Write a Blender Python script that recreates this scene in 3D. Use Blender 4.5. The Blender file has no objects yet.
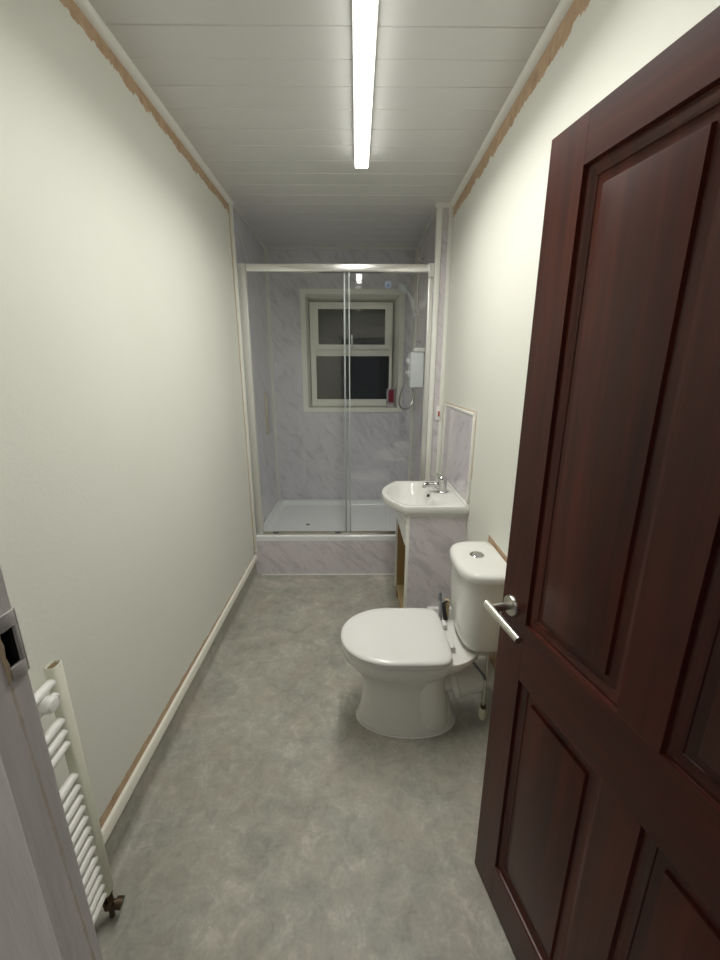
import bpy, bmesh, math
from mathutils import Vector, Matrix

SC = bpy.context.scene
COL = SC.collection
PI = math.pi

# ------------------------------------------------------------------ room dimensions (metres)
XL, XR = -0.795, 0.612          # painted side walls
YF, YB = 0.05, 3.755            # door wall (hall side) and shower back panel
ZC = 2.58                       # ceiling
YS = 2.835                      # front of the shower plinth

# ------------------------------------------------------------------ mesh helpers
class MB:
    def __init__(self):
        self.bm = bmesh.new()
    def _face(self, vs, mi=0, smooth=False):
        try:
            f = self.bm.faces.new(vs)
            f.material_index = mi
            f.smooth = smooth
            return f
        except ValueError:
            return None
    def box(self, x0, x1, y0, y1, z0, z1, bev=0.0, seg=2, mi=0, M=None):
        r = bmesh.ops.create_cube(self.bm, size=1.0)
        vs = r['verts']
        for v in vs:
            v.co = Vector(((x0 + x1) / 2 + v.co.x * (x1 - x0), (y0 + y1) / 2 + v.co.y * (y1 - y0), (z0 + z1) / 2 + v.co.z * (z1 - z0)))
            if M is not None:
                v.co = M @ v.co
        fs = {f for v in vs for f in v.link_faces}
        for f in fs:
            f.material_index = mi
        if bev > 0:
            es = list({e for v in vs for e in v.link_edges})
            rr = bmesh.ops.bevel(self.bm, geom=es, offset=bev, offset_type='OFFSET', segments=seg, profile=0.5, affect='EDGES')
            for f in rr['faces']:
                f.smooth = True
                f.material_index = mi
        return self
    def loft(self, rings, cap0=True, cap1=True, mi=0, smooth=True, closed=True):
        R = [[self.bm.verts.new(Vector(p)) for p in ring] for ring in rings]
        n = len(R[0])
        m = n if closed else n - 1
        for a, b in zip(R[:-1], R[1:]):
            for i in range(m):
                j = (i + 1) % n
                self._face((a[i], a[j], b[j], b[i]), mi, smooth)
        if cap0:
            self._face(list(reversed(R[0])), mi)
        if cap1:
            self._face(R[-1], mi)
        return self
    def tube(self, pts, r, n=12, cap=True, mi=0):
        pts = [Vector(p) for p in pts]
        rs = r if isinstance(r, (list, tuple)) else [r] * len(pts)
        rings = []
        t0 = (pts[1] - pts[0]).normalized()
        up = Vector((0, 0, 1)) if abs(t0.z) < 0.9 else Vector((0, 1, 0))
        u = t0.cross(up).normalized()
        for i, p in enumerate(pts):
            if i == 0:
                t = t0
            elif i == len(pts) - 1:
                t = (pts[i] - pts[i - 1]).normalized()
            else:
                t = ((pts[i] - pts[i - 1]).normalized() + (pts[i + 1] - pts[i]).normalized()).normalized()
            u = (u - t * u.dot(t)).normalized()
            w = t.cross(u)
            rings.append([p + (u * math.cos(2 * PI * k / n) + w * math.sin(2 * PI * k / n)) * rs[i] for k in range(n)])
        return self.loft(rings, cap, cap, mi)
    def prism(self, poly, axis, a0, a1, mi=0, smooth=False):
        def P(p, a):
            if axis == 'x': return (a, p[0], p[1])
            if axis == 'y': return (p[0], a, p[1])
            return (p[0], p[1], a)
        return self.loft([[P(p, a0) for p in poly], [P(p, a1) for p in poly]], True, True, mi, smooth)
    def lathe(self, prof, origin, axis, n=32, mi=0):
        """prof: (radius, distance along axis)"""
        ax = Vector(axis).normalized()
        up = Vector((0, 0, 1)) if abs(ax.z) < 0.9 else Vector((0, 1, 0))
        u = ax.cross(up).normalized()
        w = ax.cross(u)
        o = Vector(origin)
        rings = [[o + ax * d + (u * math.cos(2 * PI * k / n) + w * math.sin(2 * PI * k / n)) * max(r, 1e-4) for k in range(n)] for r, d in prof]
        return self.loft(rings, True, True, mi)
    def sheet_hole(self, a, b, hole, fixed0, fixed1, axis='y', mi=0):
        """slab in the (x,z) plane from y=fixed0 to fixed1 with a rectangular hole; a=(x0,z0) b=(x1,z1) hole=(hx0,hz0,hx1,hz1)"""
        xs = [a[0], hole[0], hole[2], b[0]]
        zs = [a[1], hole[1], hole[3], b[1]]
        def P(x, z, y):
            return (x, y, z)
        V = {}
        for s, y in ((0, fixed0), (1, fixed1)):
            for i, x in enumerate(xs):
                for j, z in enumerate(zs):
                    V[s, i, j] = self.bm.verts.new(P(x, z, y))
        for i in range(3):
            for j in range(3):
                if i == 1 and j == 1:
                    continue
                self._face((V[0, i, j], V[0, i + 1, j], V[0, i + 1, j + 1], V[0, i, j + 1]), mi)
                self._face((V[1, i, j], V[1, i, j + 1], V[1, i + 1, j + 1], V[1, i + 1, j]), mi)
        for k in range(3):
            for (i0, j0, i1, j1) in ((k, 0, k + 1, 0), (k, 3, k + 1, 3), (0, k, 0, k + 1), (3, k, 3, k + 1)):
                self._face((V[0, i0, j0], V[0, i1, j1], V[1, i1, j1], V[1, i0, j0]), mi)
        for (i0, j0, i1, j1) in ((1, 1, 2, 1), (2, 1, 2, 2), (2, 2, 1, 2), (1, 2, 1, 1)):
            self._face((V[0, i0, j0], V[0, i1, j1], V[1, i1, j1], V[1, i0, j0]), mi)
        return self
    def build(self, name, mat, parent=None, angle=35, local=False):
        bmesh.ops.remove_doubles(self.bm, verts=self.bm.verts, dist=1e-6)
        bmesh.ops.recalc_face_normals(self.bm, faces=self.bm.faces)
        if parent is not None and not local:
            L = root_loc(parent)
            for v in self.bm.verts:
                v.co -= L
        me = bpy.data.meshes.new(name)
        self.bm.to_mesh(me)
        self.bm.free()
        me.set_sharp_from_angle(angle=math.radians(angle))
        for m in (mat if isinstance(mat, (list, tuple)) else [mat]):
            me.materials.append(m)
        o = bpy.data.objects.new(name, me)
        COL.objects.link(o)
        if parent is not None:
            o.parent = parent
        return o

def root_loc(o):
    while o.parent is not None:
        o = o.parent
    return Vector(o.location)

def tag(o, label=None, cat=None, group=None, kind=None):
    if label: o['label'] = label
    if cat: o['category'] = cat
    if group: o['group'] = group
    if kind: o['kind'] = kind
    return o

def thing(name, loc, label, cat, group=None):
    o = bpy.data.objects.new(name, None)
    o.empty_display_size = 0.05
    o.location = loc
    COL.objects.link(o)
    return tag(o, label, cat, group)

def smooth_path(pts, k=8):
    P = [Vector(p) for p in pts]
    P = [P[0] * 2 - P[1]] + P + [P[-1] * 2 - P[-2]]
    out = []
    for i in range(1, len(P) - 2):
        for s in range(k):
            t = s / k
            a, b, c, d = P[i - 1], P[i], P[i + 1], P[i + 2]
            out.append(0.5 * ((2 * b) + (-a + c) * t + (2 * a - 5 * b + 4 * c - d) * t * t + (-a + 3 * b - 3 * c + d) * t ** 3))
    out.append(P[-2])
    return out

# ------------------------------------------------------------------ materials
def new_mat(name):
    m = bpy.data.materials.new(name)
    m.use_nodes = True
    nt = m.node_tree
    return m, nt, nt.nodes['Principled BSDF']

def simple(name, col, rough=0.5, metal=0.0, spec=0.5, coat=0.0):
    m, nt, b = new_mat(name)
    b.inputs['Base Color'].default_value = (*col, 1)
    b.inputs['Roughness'].default_value = rough
    b.inputs['Metallic'].default_value = metal
    b.inputs['Specular IOR Level'].default_value = spec
    b.inputs['Coat Weight'].default_value = coat
    return m

class N:
    """tiny node-graph helper"""
    def __init__(self, nt): self.nt = nt
    def new(self, t, **kw):
        n = self.nt.nodes.new(t)
        for k, v in kw.items(): setattr(n, k, v)
        return n
    def link(self, a, b): self.nt.links.new(a, b)
    def put(self, sock, v):
        if hasattr(v, 'is_output') or isinstance(v, bpy.types.NodeSocket): self.link(v, sock)
        else: sock.default_value = v
    def math(self, op, a, b=0.0, c=None, clamp=False):
        n = self.new('ShaderNodeMath', operation=op, use_clamp=clamp)
        self.put(n.inputs[0], a); self.put(n.inputs[1], b)
        if c is not None: self.put(n.inputs[2], c)
        return n.outputs[0]
    def noise(self, vec, scale, detail=4, rough=0.55, dist=0.0):
        n = self.new('ShaderNodeTexNoise')
        if vec is not None: self.link(vec, n.inputs['Vector'])
        n.inputs['Scale'].default_value = scale
        n.inputs['Detail'].default_value = detail
        n.inputs['Roughness'].default_value = rough
        n.inputs['Distortion'].default_value = dist
        return n.outputs['Fac']
    def geo(self):
        g = self.new('ShaderNodeNewGeometry')
        s = self.new('ShaderNodeSeparateXYZ')
        self.link(g.outputs['Position'], s.inputs[0])
        return g.outputs['Position'], s.outputs[0], s.outputs[1], s.outputs[2]
    def obj(self):
        g = self.new('ShaderNodeTexCoord')
        s = self.new('ShaderNodeSeparateXYZ')
        self.link(g.outputs['Object'], s.inputs[0])
        return g.outputs['Object'], s.outputs[0], s.outputs[1], s.outputs[2]
    def comb(self, x, y, z):
        c = self.new('ShaderNodeCombineXYZ')
        for i, v in enumerate((x, y, z)): self.put(c.inputs[i], v)
        return c.outputs[0]
    def ramp(self, fac, stops):
        r = self.new('ShaderNodeValToRGB')
        el = r.color_ramp.elements
        while len(el) < len(stops): el.new(0.5)
        for e, (p, c) in zip(el, stops):
            e.position = p; e.color = (*c, 1)
        self.link(fac, r.inputs[0])
        return r.outputs[0]
    def mix(self, fac, a, b):
        n = self.new('ShaderNodeMix', data_type='RGBA')
        self.put(n.inputs['Factor'], fac)
        self.put(n.inputs['A'], a if not isinstance(a, tuple) else (*a, 1))
        self.put(n.inputs['B'], b if not isinstance(b, tuple) else (*b, 1))
        return n.outputs['Result']
    def bump(self, h, strength, dist, bsdf):
        b = self.new('ShaderNodeBump')
        b.inputs['Strength'].default_value = strength
        b.inputs['Distance'].default_value = dist
        self.link(h, b.inputs['Height'])
        self.link(b.outputs[0], bsdf.inputs['Normal'])

PAINT = (0.752, 0.755, 0.695)
PLASTER = (0.50, 0.345, 0.215)

def wall_mat(name, side):
    m, nt, b = new_mat(name)
    n = N(nt)
    pos, x, y, z = n.geo()
    rag = n.noise(pos, 14, 5, 0.6)
    fine = n.noise(n.comb(0.0, n.math('MULTIPLY', y, 60.0), n.math('MULTIPLY', z, 9.0)), 1.0, 3)
    rag = n.math('ADD', n.math('MULTIPLY', n.math('SUBTRACT', rag, 0.5), 0.075), n.math('MULTIPLY', n.math('SUBTRACT', fine, 0.5), 0.030))
    zz = n.math('ADD', z, rag)
    if side == 'left':
        mask = n.math('GREATER_THAN', zz, 2.508)
        near = n.math('MULTIPLY', n.math('SUBTRACT', 2.5, y), 0.021, clamp=True)
        low = n.math('LESS_THAN', n.math('ADD', z, n.math('MULTIPLY', rag, 0.35)), n.math('ADD', near, 0.184))
        edge = n.math('GREATER_THAN', n.math('ADD', y, n.math('MULTIPLY', rag, 0.15)), 2.812)
        mask = n.math('MAXIMUM', mask, n.math('MAXIMUM', low, edge))
    else:
        mask = n.math('GREATER_THAN', zz, n.math('ADD', 2.490, n.math('MULTIPLY', n.math('SUBTRACT', y, 1.9), 0.006)))
        # bare plaster behind the cistern
        a = n.math('LESS_THAN', n.math('ADD', z, n.math('MULTIPLY', rag, 0.12)), 0.822)
        c = n.math('LESS_THAN', n.math('ADD', y, n.math('MULTIPLY', rag, 0.2)), 1.70)
        d = n.math('GREATER_THAN', y, 1.05)
        mask = n.math('MAXIMUM', mask, n.math('MULTIPLY', n.math('MULTIPLY', a, c), d))
        # raw edge round the splashback
        e = n.math('MULTIPLY', n.math('LESS_THAN', z, 1.357), n.math('GREATER_THAN', y, 2.022))
        e = n.math('MULTIPLY', e, n.math('LESS_THAN', y, 2.735))
        e = n.math('MULTIPLY', e, n.math('GREATER_THAN', z, 1.0))
        mask = n.math('MAXIMUM', mask, n.math('MULTIPLY', e, 0.55))
    tone = n.noise(pos, 2.2, 3)
    paint = n.ramp(tone, [(0.3, (PAINT[0] * 0.97, PAINT[1] * 0.97, PAINT[2] * 0.96)), (0.7, PAINT)])
    br = n.ramp(n.noise(pos, 25, 4), [(0.25, (0.42, 0.27, 0.165)), (0.75, (0.60, 0.44, 0.29))])
    n.link(n.mix(mask, paint, br), b.inputs['Base Color'])
    b.inputs['Roughness'].default_value = 0.55
    b.inputs['Specular IOR Level'].default_value = 0.35
    h = n.math('ADD', n.noise(pos, 120, 3), n.math('MULTIPLY', n.noise(pos, 5, 3), 2.0))
    n.bump(h, 0.25, 0.002, b)
    return m

def marble_mat(name, base=(0.625, 0.615, 0.66), dark=(0.47, 0.46, 0.50), light=(0.70, 0.69, 0.73), rough=0.05):
    m, nt, b = new_mat(name)
    n = N(nt)
    pos, x, y, z = n.geo()
    u = n.math('ADD', x, n.math('MULTIPLY', y, 0.8))
    warp = n.math('MULTIPLY', n.math('SUBTRACT', n.noise(pos, 3.0, 3), 0.5), 0.25)
    a = n.math('ADD', n.math('SUBTRACT', u, n.math('MULTIPLY', z, 1.15)), warp)
    c = n.math('ADD', n.math('ADD', u, n.math('MULTIPLY', z, 0.85)), warp)
    v1 = n.noise(n.comb(n.math('MULTIPLY', a, 4.2), n.math('MULTIPLY', c, 18.0), 0.3), 1.0, 6, 0.62, 0.6)
    v2 = n.noise(n.comb(n.math('MULTIPLY', a, 9.0), n.math('MULTIPLY', c, 42.0), 4.3), 1.0, 5, 0.6, 0.4)
    v3 = n.noise(pos, 2.5, 3)
    f = n.math('ADD', n.math('MULTIPLY', v1, 0.62), n.math('ADD', n.math('MULTIPLY', v2, 0.26), n.math('MULTIPLY', v3, 0.12)))
    col = n.ramp(f, [(0.33, dark), (0.44, tuple((p + q) / 2 for p, q in zip(base, dark))), (0.50, base), (0.58, base), (0.68, light)])
    n.link(col, b.inputs['Base Color'])
    b.inputs['Roughness'].default_value = rough
    b.inputs['Specular IOR Level'].default_value = 0.5
    return m

def floor_mat():
    m, nt, b = new_mat('vinyl_floor')
    n = N(nt)
    pos, x, y, z = n.geo()
    c1 = n.noise(pos, 4.2, 6, 0.66, 0.5)
    c2 = n.noise(pos, 17, 5, 0.65, 0.8)
    c3 = n.noise(pos, 90, 3, 0.6)
    f = n.math('ADD', n.math('MULTIPLY', c1, 0.46), n.math('ADD', n.math('MULTIPLY', c2, 0.38), n.math('MULTIPLY', c3, 0.16)))
    col = n.ramp(f, [(0.36, (0.235, 0.24, 0.208)), (0.46, (0.325, 0.325, 0.283)), (0.54, (0.39, 0.383, 0.333)), (0.63, (0.53, 0.515, 0.455))])
    hue = n.noise(pos, 5.5, 5, 0.6)
    col = n.mix(n.math('MULTIPLY', n.math('SUBTRACT', hue, 0.42), 3.0, clamp=True), col, n.mix(0.45, col, (0.38, 0.32, 0.26)))
    n.link(col, b.inputs['Base Color'])
    b.inputs['Roughness'].default_value = 0.46
    b.inputs['Specular IOR Level'].default_value = 0.4
    n.bump(c3, 0.12, 0.001, b)
    return m

def wood_mat(name, direction):
    m, nt, b = new_mat(name)
    n = N(nt)
    pos, x, y, z = n.obj()
    if direction == 'v':
        vec = n.comb(n.math('MULTIPLY', x, 26.0), n.math('MULTIPLY', y, 26.0), n.math('MULTIPLY', z, 1.6))
        vec2 = n.comb(n.math('MULTIPLY', x, 5.5), 0.0, n.math('MULTIPLY', z, 1.1))
    else:
        vec = n.comb(n.math('MULTIPLY', x, 1.6), n.math('MULTIPLY', y, 26.0), n.math('MULTIPLY', z, 26.0))
        vec2 = n.comb(n.math('MULTIPLY', x, 1.1), 0.0, n.math('MULTIPLY', z, 5.5))
    g1 = n.noise(vec, 1.0, 7, 0.62, 0.6)
    g2 = n.noise(vec2, 1.0, 3, 0.5)
    f = n.math('ADD', n.math('MULTIPLY', g1, 0.55), n.math('MULTIPLY', g2, 0.45))
    col = n.ramp(f, [(0.32, (0.026, 0.0062, 0.0042)), (0.48, (0.056, 0.0104, 0.0060)), (0.56, (0.077, 0.0142, 0.0078)), (0.70, (0.118, 0.0230, 0.0114))])
    n.link(col, b.inputs['Base Color'])
    b.inputs['Roughness'].default_value = 0.32
    b.inputs['Specular IOR Level'].default_value = 0.33
    n.bump(g1, 0.10, 0.0015, b)
    return m

def jamb_mat():
    m, nt, b = new_mat('chipped_grey_gloss_paint')
    n = N(nt)
    pos, x, y, z = n.geo()
    s = n.noise(n.comb(n.math('MULTIPLY', x, 40.0), n.math('MULTIPLY', y, 60.0), n.math('MULTIPLY', z, 6.0)), 1.0, 5, 0.6)
    c1 = n.noise(pos, 60, 5, 0.7)
    col = n.ramp(s, [(0.3, (0.60, 0.575, 0.555)), (0.7, (0.74, 0.715, 0.69))])
    # chips of bare timber along the inner paint line at y = .218
    near = n.math('SUBTRACT', 1.0, n.math('MULTIPLY', n.math('ABSOLUTE', n.math('SUBTRACT', y, n.math('ADD', 0.2150, n.math('MULTIPLY', n.math('SUBTRACT', 1.35, z), 0.020)))), 330.0), clamp=True)
    chip = n.math('GREATER_THAN', n.math('ADD', n.math('MULTIPLY', near, 0.55), n.math('MULTIPLY', c1, 0.7)), 0.70)
    col = n.mix(chip, col, n.mix(c1, (0.72, 0.69, 0.62), (0.40, 0.33, 0.24)))
    n.link(col, b.inputs['Base Color'])
    b.inputs['Roughness'].default_value = 0.35
    n.bump(n.math('ADD', s, n.math('MULTIPLY', chip, -0.8)), 0.3, 0.002, b)
    return m

def glass_mat(name, tint, refl=1.0, ior=1.5):
    m, nt, b = new_mat(name)
    n = N(nt)
    nt.nodes.remove(b)
    out = nt.nodes['Material Output']
    t = n.new('ShaderNodeBsdfTransparent'); t.inputs[0].default_value = (*tint, 1)
    g = n.new('ShaderNodeBsdfGlossy'); g.inputs['Roughness'].default_value = 0.01
    g.inputs['Color'].default_value = (refl, refl, refl, 1)
    lw = n.new('ShaderNodeLayerWeight'); lw.inputs['Blend'].default_value = 0.5
    f0 = ((ior - 1) / (ior + 1)) ** 2
    fac = n.math('ADD', f0, n.math('MULTIPLY', n.math('POWER', lw.outputs['Facing'], 5.0), 1 - f0))
    mx = n.new('ShaderNodeMixShader')
    n.link(fac, mx.inputs[0]); n.link(t.outputs[0], mx.inputs[1]); n.link(g.outputs[0], mx.inputs[2])
    n.link(mx.outputs[0], out.inputs['Surface'])
    return m

def emit_mat(name, col, s):
    m, nt, b = new_mat(name)
    b.inputs['Base Color'].default_value = (0.8, 0.8, 0.8, 1)
    b.inputs['Emission Color'].default_value = (*col, 1)
    b.inputs['Emission Strength'].default_value = s
    return m

M_WL = wall_mat('left_wall_paint', 'left')
M_WR = wall_mat('right_wall_paint', 'right')
M_PLAIN = simple('plain_wall_paint', PAINT, 0.6)
M_CEIL = simple('pvc_ceiling_gloss', (0.66, 0.66, 0.64), 0.20, spec=0.5)
M_TRIM = simple('white_pvc_trim', (0.80, 0.80, 0.75), 0.3)
M_SKIRT = simple('cream_white_skirting', (0.80, 0.79, 0.71), 0.35)
M_FLOOR = floor_mat()
M_MARBLE = marble_mat('lavender_marble_panel')
M_MARBLE2 = marble_mat('pink_grey_marble_panel', (0.645, 0.605, 0.635), (0.485, 0.45, 0.475), (0.73, 0.695, 0.715))
M_WOODV = wood_mat('mahogany_upright_grain', 'v')
M_WOODH = wood_mat('mahogany_level_grain', 'h')
M_JAMB = jamb_mat()
M_CERAMIC = simple('white_ceramic', (0.745, 0.745, 0.71), 0.10, spec=0.5)
M_SEAT = simple('white_seat_plastic', (0.735, 0.735, 0.715), 0.20)
M_ACRYL = simple('shower_tray_white', (0.80, 0.815, 0.83), 0.18)
M_CHROME = simple('chrome', (0.60, 0.60, 0.60), 0.07, metal=1.0)
M_SATIN = simple('satin_steel', (0.62, 0.60, 0.55), 0.28, metal=1.0)
M_ALU = simple('polished_silver_aluminium', (0.86, 0.86, 0.84), 0.22, metal=0.85)
M_POST = simple('pale_satin_frame', (0.66, 0.66, 0.63), 0.28, metal=0.35)
M_BRASS = simple('warm_brushed_metal', (0.46, 0.42, 0.34), 0.3, metal=0.9)
M_GLASS = glass_mat('clear_shower_glass', (0.988, 0.993, 0.993), 1.0, 1.5)
M_SEAL = simple('grey_clear_seal', (0.40, 0.43, 0.43), 0.2)
M_UPVC = simple('window_upvc', (0.78, 0.78, 0.71), 0.3)
M_PANE = glass_mat('night_window_glass', (0.55, 0.56, 0.53))
M_HOLESHADE = simple('painted_hole_shade', (0.006, 0.006, 0.006), 0.7)
M_BLACK = simple('black_rubber_and_hole_shade', (0.015, 0.014, 0.012), 0.5)
M_GREY = simple('grey_plastic', (0.16, 0.17, 0.19), 0.4)
M_WHITEP = simple('white_plastic', (0.80, 0.80, 0.78), 0.3)
M_SHOWERUNIT = simple('shower_unit_white', (0.80, 0.83, 0.86), 0.25)
M_RADW = simple('radiator_white', (0.83, 0.83, 0.80), 0.25)
M_RADC = simple('radiator_aged_cream', (0.75, 0.755, 0.64), 0.3)
M_BROWNIN = simple('bare_brown_board', (0.36, 0.235, 0.10), 0.55)
M_TAN = simple('tan_wood', (0.50, 0.38, 0.22), 0.6)
M_RED = simple('dark_red_label', (0.22, 0.012, 0.035), 0.35)
M_REDROCK = simple('red_rocker', (0.45, 0.06, 0.07), 0.3)
M_CLEARP = simple('lilac_grey_plastic', (0.33, 0.30, 0.34), 0.2)
M_STICK = simple('pale_blue_sticker', (0.17, 0.21, 0.26), 0.5)
M_STICKD = simple('blue_drop_print', (0.02, 0.07, 0.20), 0.4)
M_HOSE = simple('grey_metal_hose', (0.36, 0.36, 0.36), 0.3, metal=0.7)
M_BRASSV = simple('dull_brass_valve', (0.09, 0.062, 0.036), 0.35, metal=0.7)
M_IVORY = simple('ivory_plastic_cap', (0.66, 0.63, 0.50), 0.4)
M_RUST = simple('rusty_bare_end', (0.20, 0.13, 0.075), 0.7)
M_STEELP = simple('worn_strike_steel', (0.60, 0.59, 0.57), 0.4, metal=0.4)
M_RAWTIMBER = simple('splintered_timber', (0.42, 0.33, 0.22), 0.8)
M_LAMP = emit_mat('led_diffuser', (1.0, 0.985, 0.93), 4.5)
M_LAMPSIDE = emit_mat('led_diffuser_side', (1.0, 0.985, 0.93), 1.8)

# ------------------------------------------------------------------ setting
def structure(o, label, cat):
    return tag(o, label, cat, kind='structure')

mb = MB(); mb.box(-0.92, 0.75, -0.9, 4.05, -0.06, 0.0)
# vinyl carried up both walls with a rounded foot (cap and cove)
def cove_profile(xw, s, h, r=0.035, t=0.004):
    pts = [(xw, h), (xw + s * t, h)]
    for k in range(9):
        a = PI / 2 * k / 8
        pts.append((xw + s * (t + r - r * math.cos(a)), r - r * math.sin(a)))
    pts += [(xw + s * (t + r), -0.01), (xw, -0.01)]
    return pts
mb.prism(cove_profile(XL, 1, 0.138), 'y', 0.232, YS - 0.001, smooth=True)
mb.prism(cove_profile(XR, -1, 0.195), 'y', 0.232, 2.045, smooth=True)
structure(mb.build('floor', M_FLOOR), 'mottled grey vinyl floor turned up at the foot of the walls', 'floor')

mb = MB(); mb.box(XL - 0.10, XL, YF, 4.0, -0.06, ZC + 0.06)
structure(mb.build('wall_left', M_WL), 'long white painted left wall with bare plaster strip under the ceiling trim', 'wall')
mb = MB(); mb.box(XR, XR + 0.10, YF, 4.0, -0.06, ZC + 0.06)
structure(mb.build('wall_right', M_WR), 'white painted right wall with bare brown plaster strip and patch', 'wall')
WX0, WX1, WZ0, WZ1 = -0.452, 0.380, 1.232, 2.208        # window opening in the panel
mb = MB(); mb.sheet_hole((XL, -0.06), (XR, ZC + 0.06), (WX0 - 0.012, WZ0 - 0.012, WX1 + 0.012, WZ1 + 0.012), YB + 0.008, 4.0)
structure(mb.build('wall_back', M_PLAIN), 'masonry wall behind the shower holding the window', 'wall')
# door wall: pieces around the doorway
DX0, DX1 = -0.265, 0.606
mb = MB()
mb.box(XL, DX0, YF, 0.225, -0.06, ZC + 0.06)
mb.box(DX0, XR, YF, 0.225, 2.035, ZC + 0.06)
structure(mb.build('wall_front', M_PLAIN), 'painted wall around the doorway beside the camera', 'wall')

# ceiling: gloss PVC planks running across the room, each with a fine groove
mb = MB()
prof = []
y0 = 0.05
seam0, pitch, nlast = 1.545, 0.1335, 20
seams = [seam0 + pitch * k for k in range(-11, 18)]
seams = [s for s in seams if YF + 0.02 < s < 3.98]
pts = [(YF, ZC)]
for k, s in enumerate(seams):
    d = 0.004 if k % 2 else 0.0025
    pts += [(s - 0.0035, ZC), (s - 0.0012, ZC + d), (s + 0.0012, ZC + d), (s + 0.0035, ZC)]
pts += [(4.0, ZC), (4.0, ZC + 0.06), (YF, ZC + 0.06)]
mb.prism(pts, 'x', XL, XR)
structure(mb.build('ceiling', M_CEIL, angle=10), 'glossy grey white plastic plank ceiling with cross grooves', 'ceiling')

# ceiling trims (quarter round) along the two painted walls
def quarter(xw, s, z, r):
    pts = [(xw, z)]
    for k in range(7):
        a = PI / 2 * k / 6
        pts.append((xw + s * r * math.cos(a), z - r * math.sin(a)))
    return pts
mb = MB(); mb.prism(quarter(XL, 1, ZC, 0.024), 'y', 0.226, 2.86, smooth=True)
structure(mb.build('trim_1', M_TRIM), 'white plastic cove trim along the top of the left wall', 'trim')
mb = MB(); mb.prism(quarter(XR, -1, ZC, 0.024), 'y', 0.226, 2.849, smooth=True)
structure(mb.build('trim_2', M_TRIM), 'white plastic cove trim along the top of the right wall', 'trim')

# skirting boards
mb = MB(); mb.prism([(XL, 0.138), (XL + 0.014, 0.138), (XL + 0.014, 0.170), (XL + 0.010, 0.177), (XL, 0.179)], 'y', 0.228, YS + 0.012)
structure(mb.build('baseboard_left', M_SKIRT), 'cream white skirting strip above the turned up vinyl on the left', 'skirting')
mb = MB(); mb.prism([(XR, 0.195), (XR - 0.016, 0.195), (XR - 0.016, 0.266), (XR - 0.010, 0.274), (XR, 0.276)], 'y', 0.95, 1.93)
structure(mb.build('baseboard_right', M_SKIRT), 'white skirting strip behind the toilet on the right', 'skirting')

# shower wall panels
SXR = 0.530                       # face of the boxed-out right shower wall
mb = MB(); mb.box(XL, XL + 0.010, YS + 0.008, YB, 0.02, ZC)
structure(mb.build('wall_shower_left', M_MARBLE), 'lavender marble panel on the left wall of the shower', 'wall')
mb = MB(); mb.sheet_hole((XL, 0.02), (XR, ZC), (WX0, WZ0, WX1, WZ1), YB, YB + 0.008)
structure(mb.build('wall_shower_back', M_MARBLE), 'lavender marble panel wall around the window at the back', 'wall')
mb = MB(); mb.box(SXR, XR, 2.852, YB, 0.0, ZC)
structure(mb.build('wall_shower_right', M_MARBLE2), 'boxed out marble panel wall at the right end of the shower', 'wall')
# corner and edge trims of the panels
mb = MB()
mb.box(XL, XL + 0.018, 2.822, 2.850, 0.20, ZC - 0.022, 0.002)
structure(mb.build('trim_3', M_TRIM), 'white edge strip down the left wall beside the shower frame', 'trim')
mb = MB()
mb.box(XL + 0.010, XL + 0.024, 2.87, YB, ZC - 0.016, ZC)                      # left ceiling line
mb.box(XL + 0.010, SXR, YB - 0.014, YB, ZC - 0.016, ZC)                        # back ceiling line
mb.box(SXR - 0.014, SXR, 2.87, YB, ZC - 0.016, ZC)                             # right ceiling line
mb.box(XL + 0.010, XL + 0.036, YB - 0.016, YB, 0.335, ZC - 0.016)              # back left corner
mb.box(SXR - 0.026, SXR, YB - 0.016, YB, 0.335, ZC - 0.016)                    # back right corner
structure(mb.build('trim_4', simple('grey_white_corner_trim', (0.66, 0.66, 0.62), 0.3)), 'pale corner trims where the shower panels meet', 'trim')
mb = MB()
mb.box(SXR - 0.020, SXR + 0.014, 2.838, 2.878, 0.0, ZC - 0.026, 0.003)
mb.box(SXR - 0.030, XR, 2.836, 2.860, ZC - 0.026, ZC, 0.003)
structure(mb.build('trim_5', M_TRIM), 'white corner trim up the boxed wall right of the shower', 'trim')
mb = MB()
mb.box(XR - 0.026, XR, 2.838, 2.853, 0.0, ZC - 0.026, 0.003)
structure(mb.build('trim_6', M_TRIM), 'white strip between the boxed wall and the right wall', 'trim')

# ---- window
mb = MB()
t = 0.044
mb.sheet_hole((WX0 - t, WZ0 - t + 0.006), (WX1 + t, WZ1 + t), (WX0, WZ0, WX1, WZ1), YB - 0.010, YB + 0.002)
# reveal lining, splayed at the right
y2 = 3.985
mb.loft([[(WX0, YB, WZ0), (WX1, YB, WZ0), (WX1, YB, WZ1), (WX0, YB, WZ1)],
         [(WX0 + 0.020, y2, WZ0 + 0.004), (WX1 - 0.047, y2, WZ0 + 0.004), (WX1 - 0.047, y2, WZ1 - 0.040), (WX0 + 0.020, y2, WZ1 - 0.040)],
         [(WX0 - 0.010, y2, WZ0 - 0.010), (WX1 + 0.010, y2, WZ0 - 0.010), (WX1 + 0.010, y2, WZ1 + 0.010), (WX0 - 0.010, y2, WZ1 + 0.010)],
         [(WX0 - 0.010, YB, WZ0 - 0.010), (WX1 + 0.010, YB, WZ0 - 0.010), (WX1 + 0.010, YB, WZ1 + 0.010), (WX0 - 0.010, YB, WZ1 + 0.010)]], False, False, smooth=False)
structure(mb.build('trim_7', M_UPVC), 'white trim and lining around the window recess', 'trim')
FX0, FX1, FZ0, FZ1 = -0.430, 0.331, 1.240, 2.166
GY = 3.90
win = MB()
win.sheet_hole((FX0, FZ0), (FX1, FZ1), (FX0 + 0.048, FZ0 + 0.062, FX1 - 0.024, FZ1 - 0.036), GY - 0.02, GY + 0.05)
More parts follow.
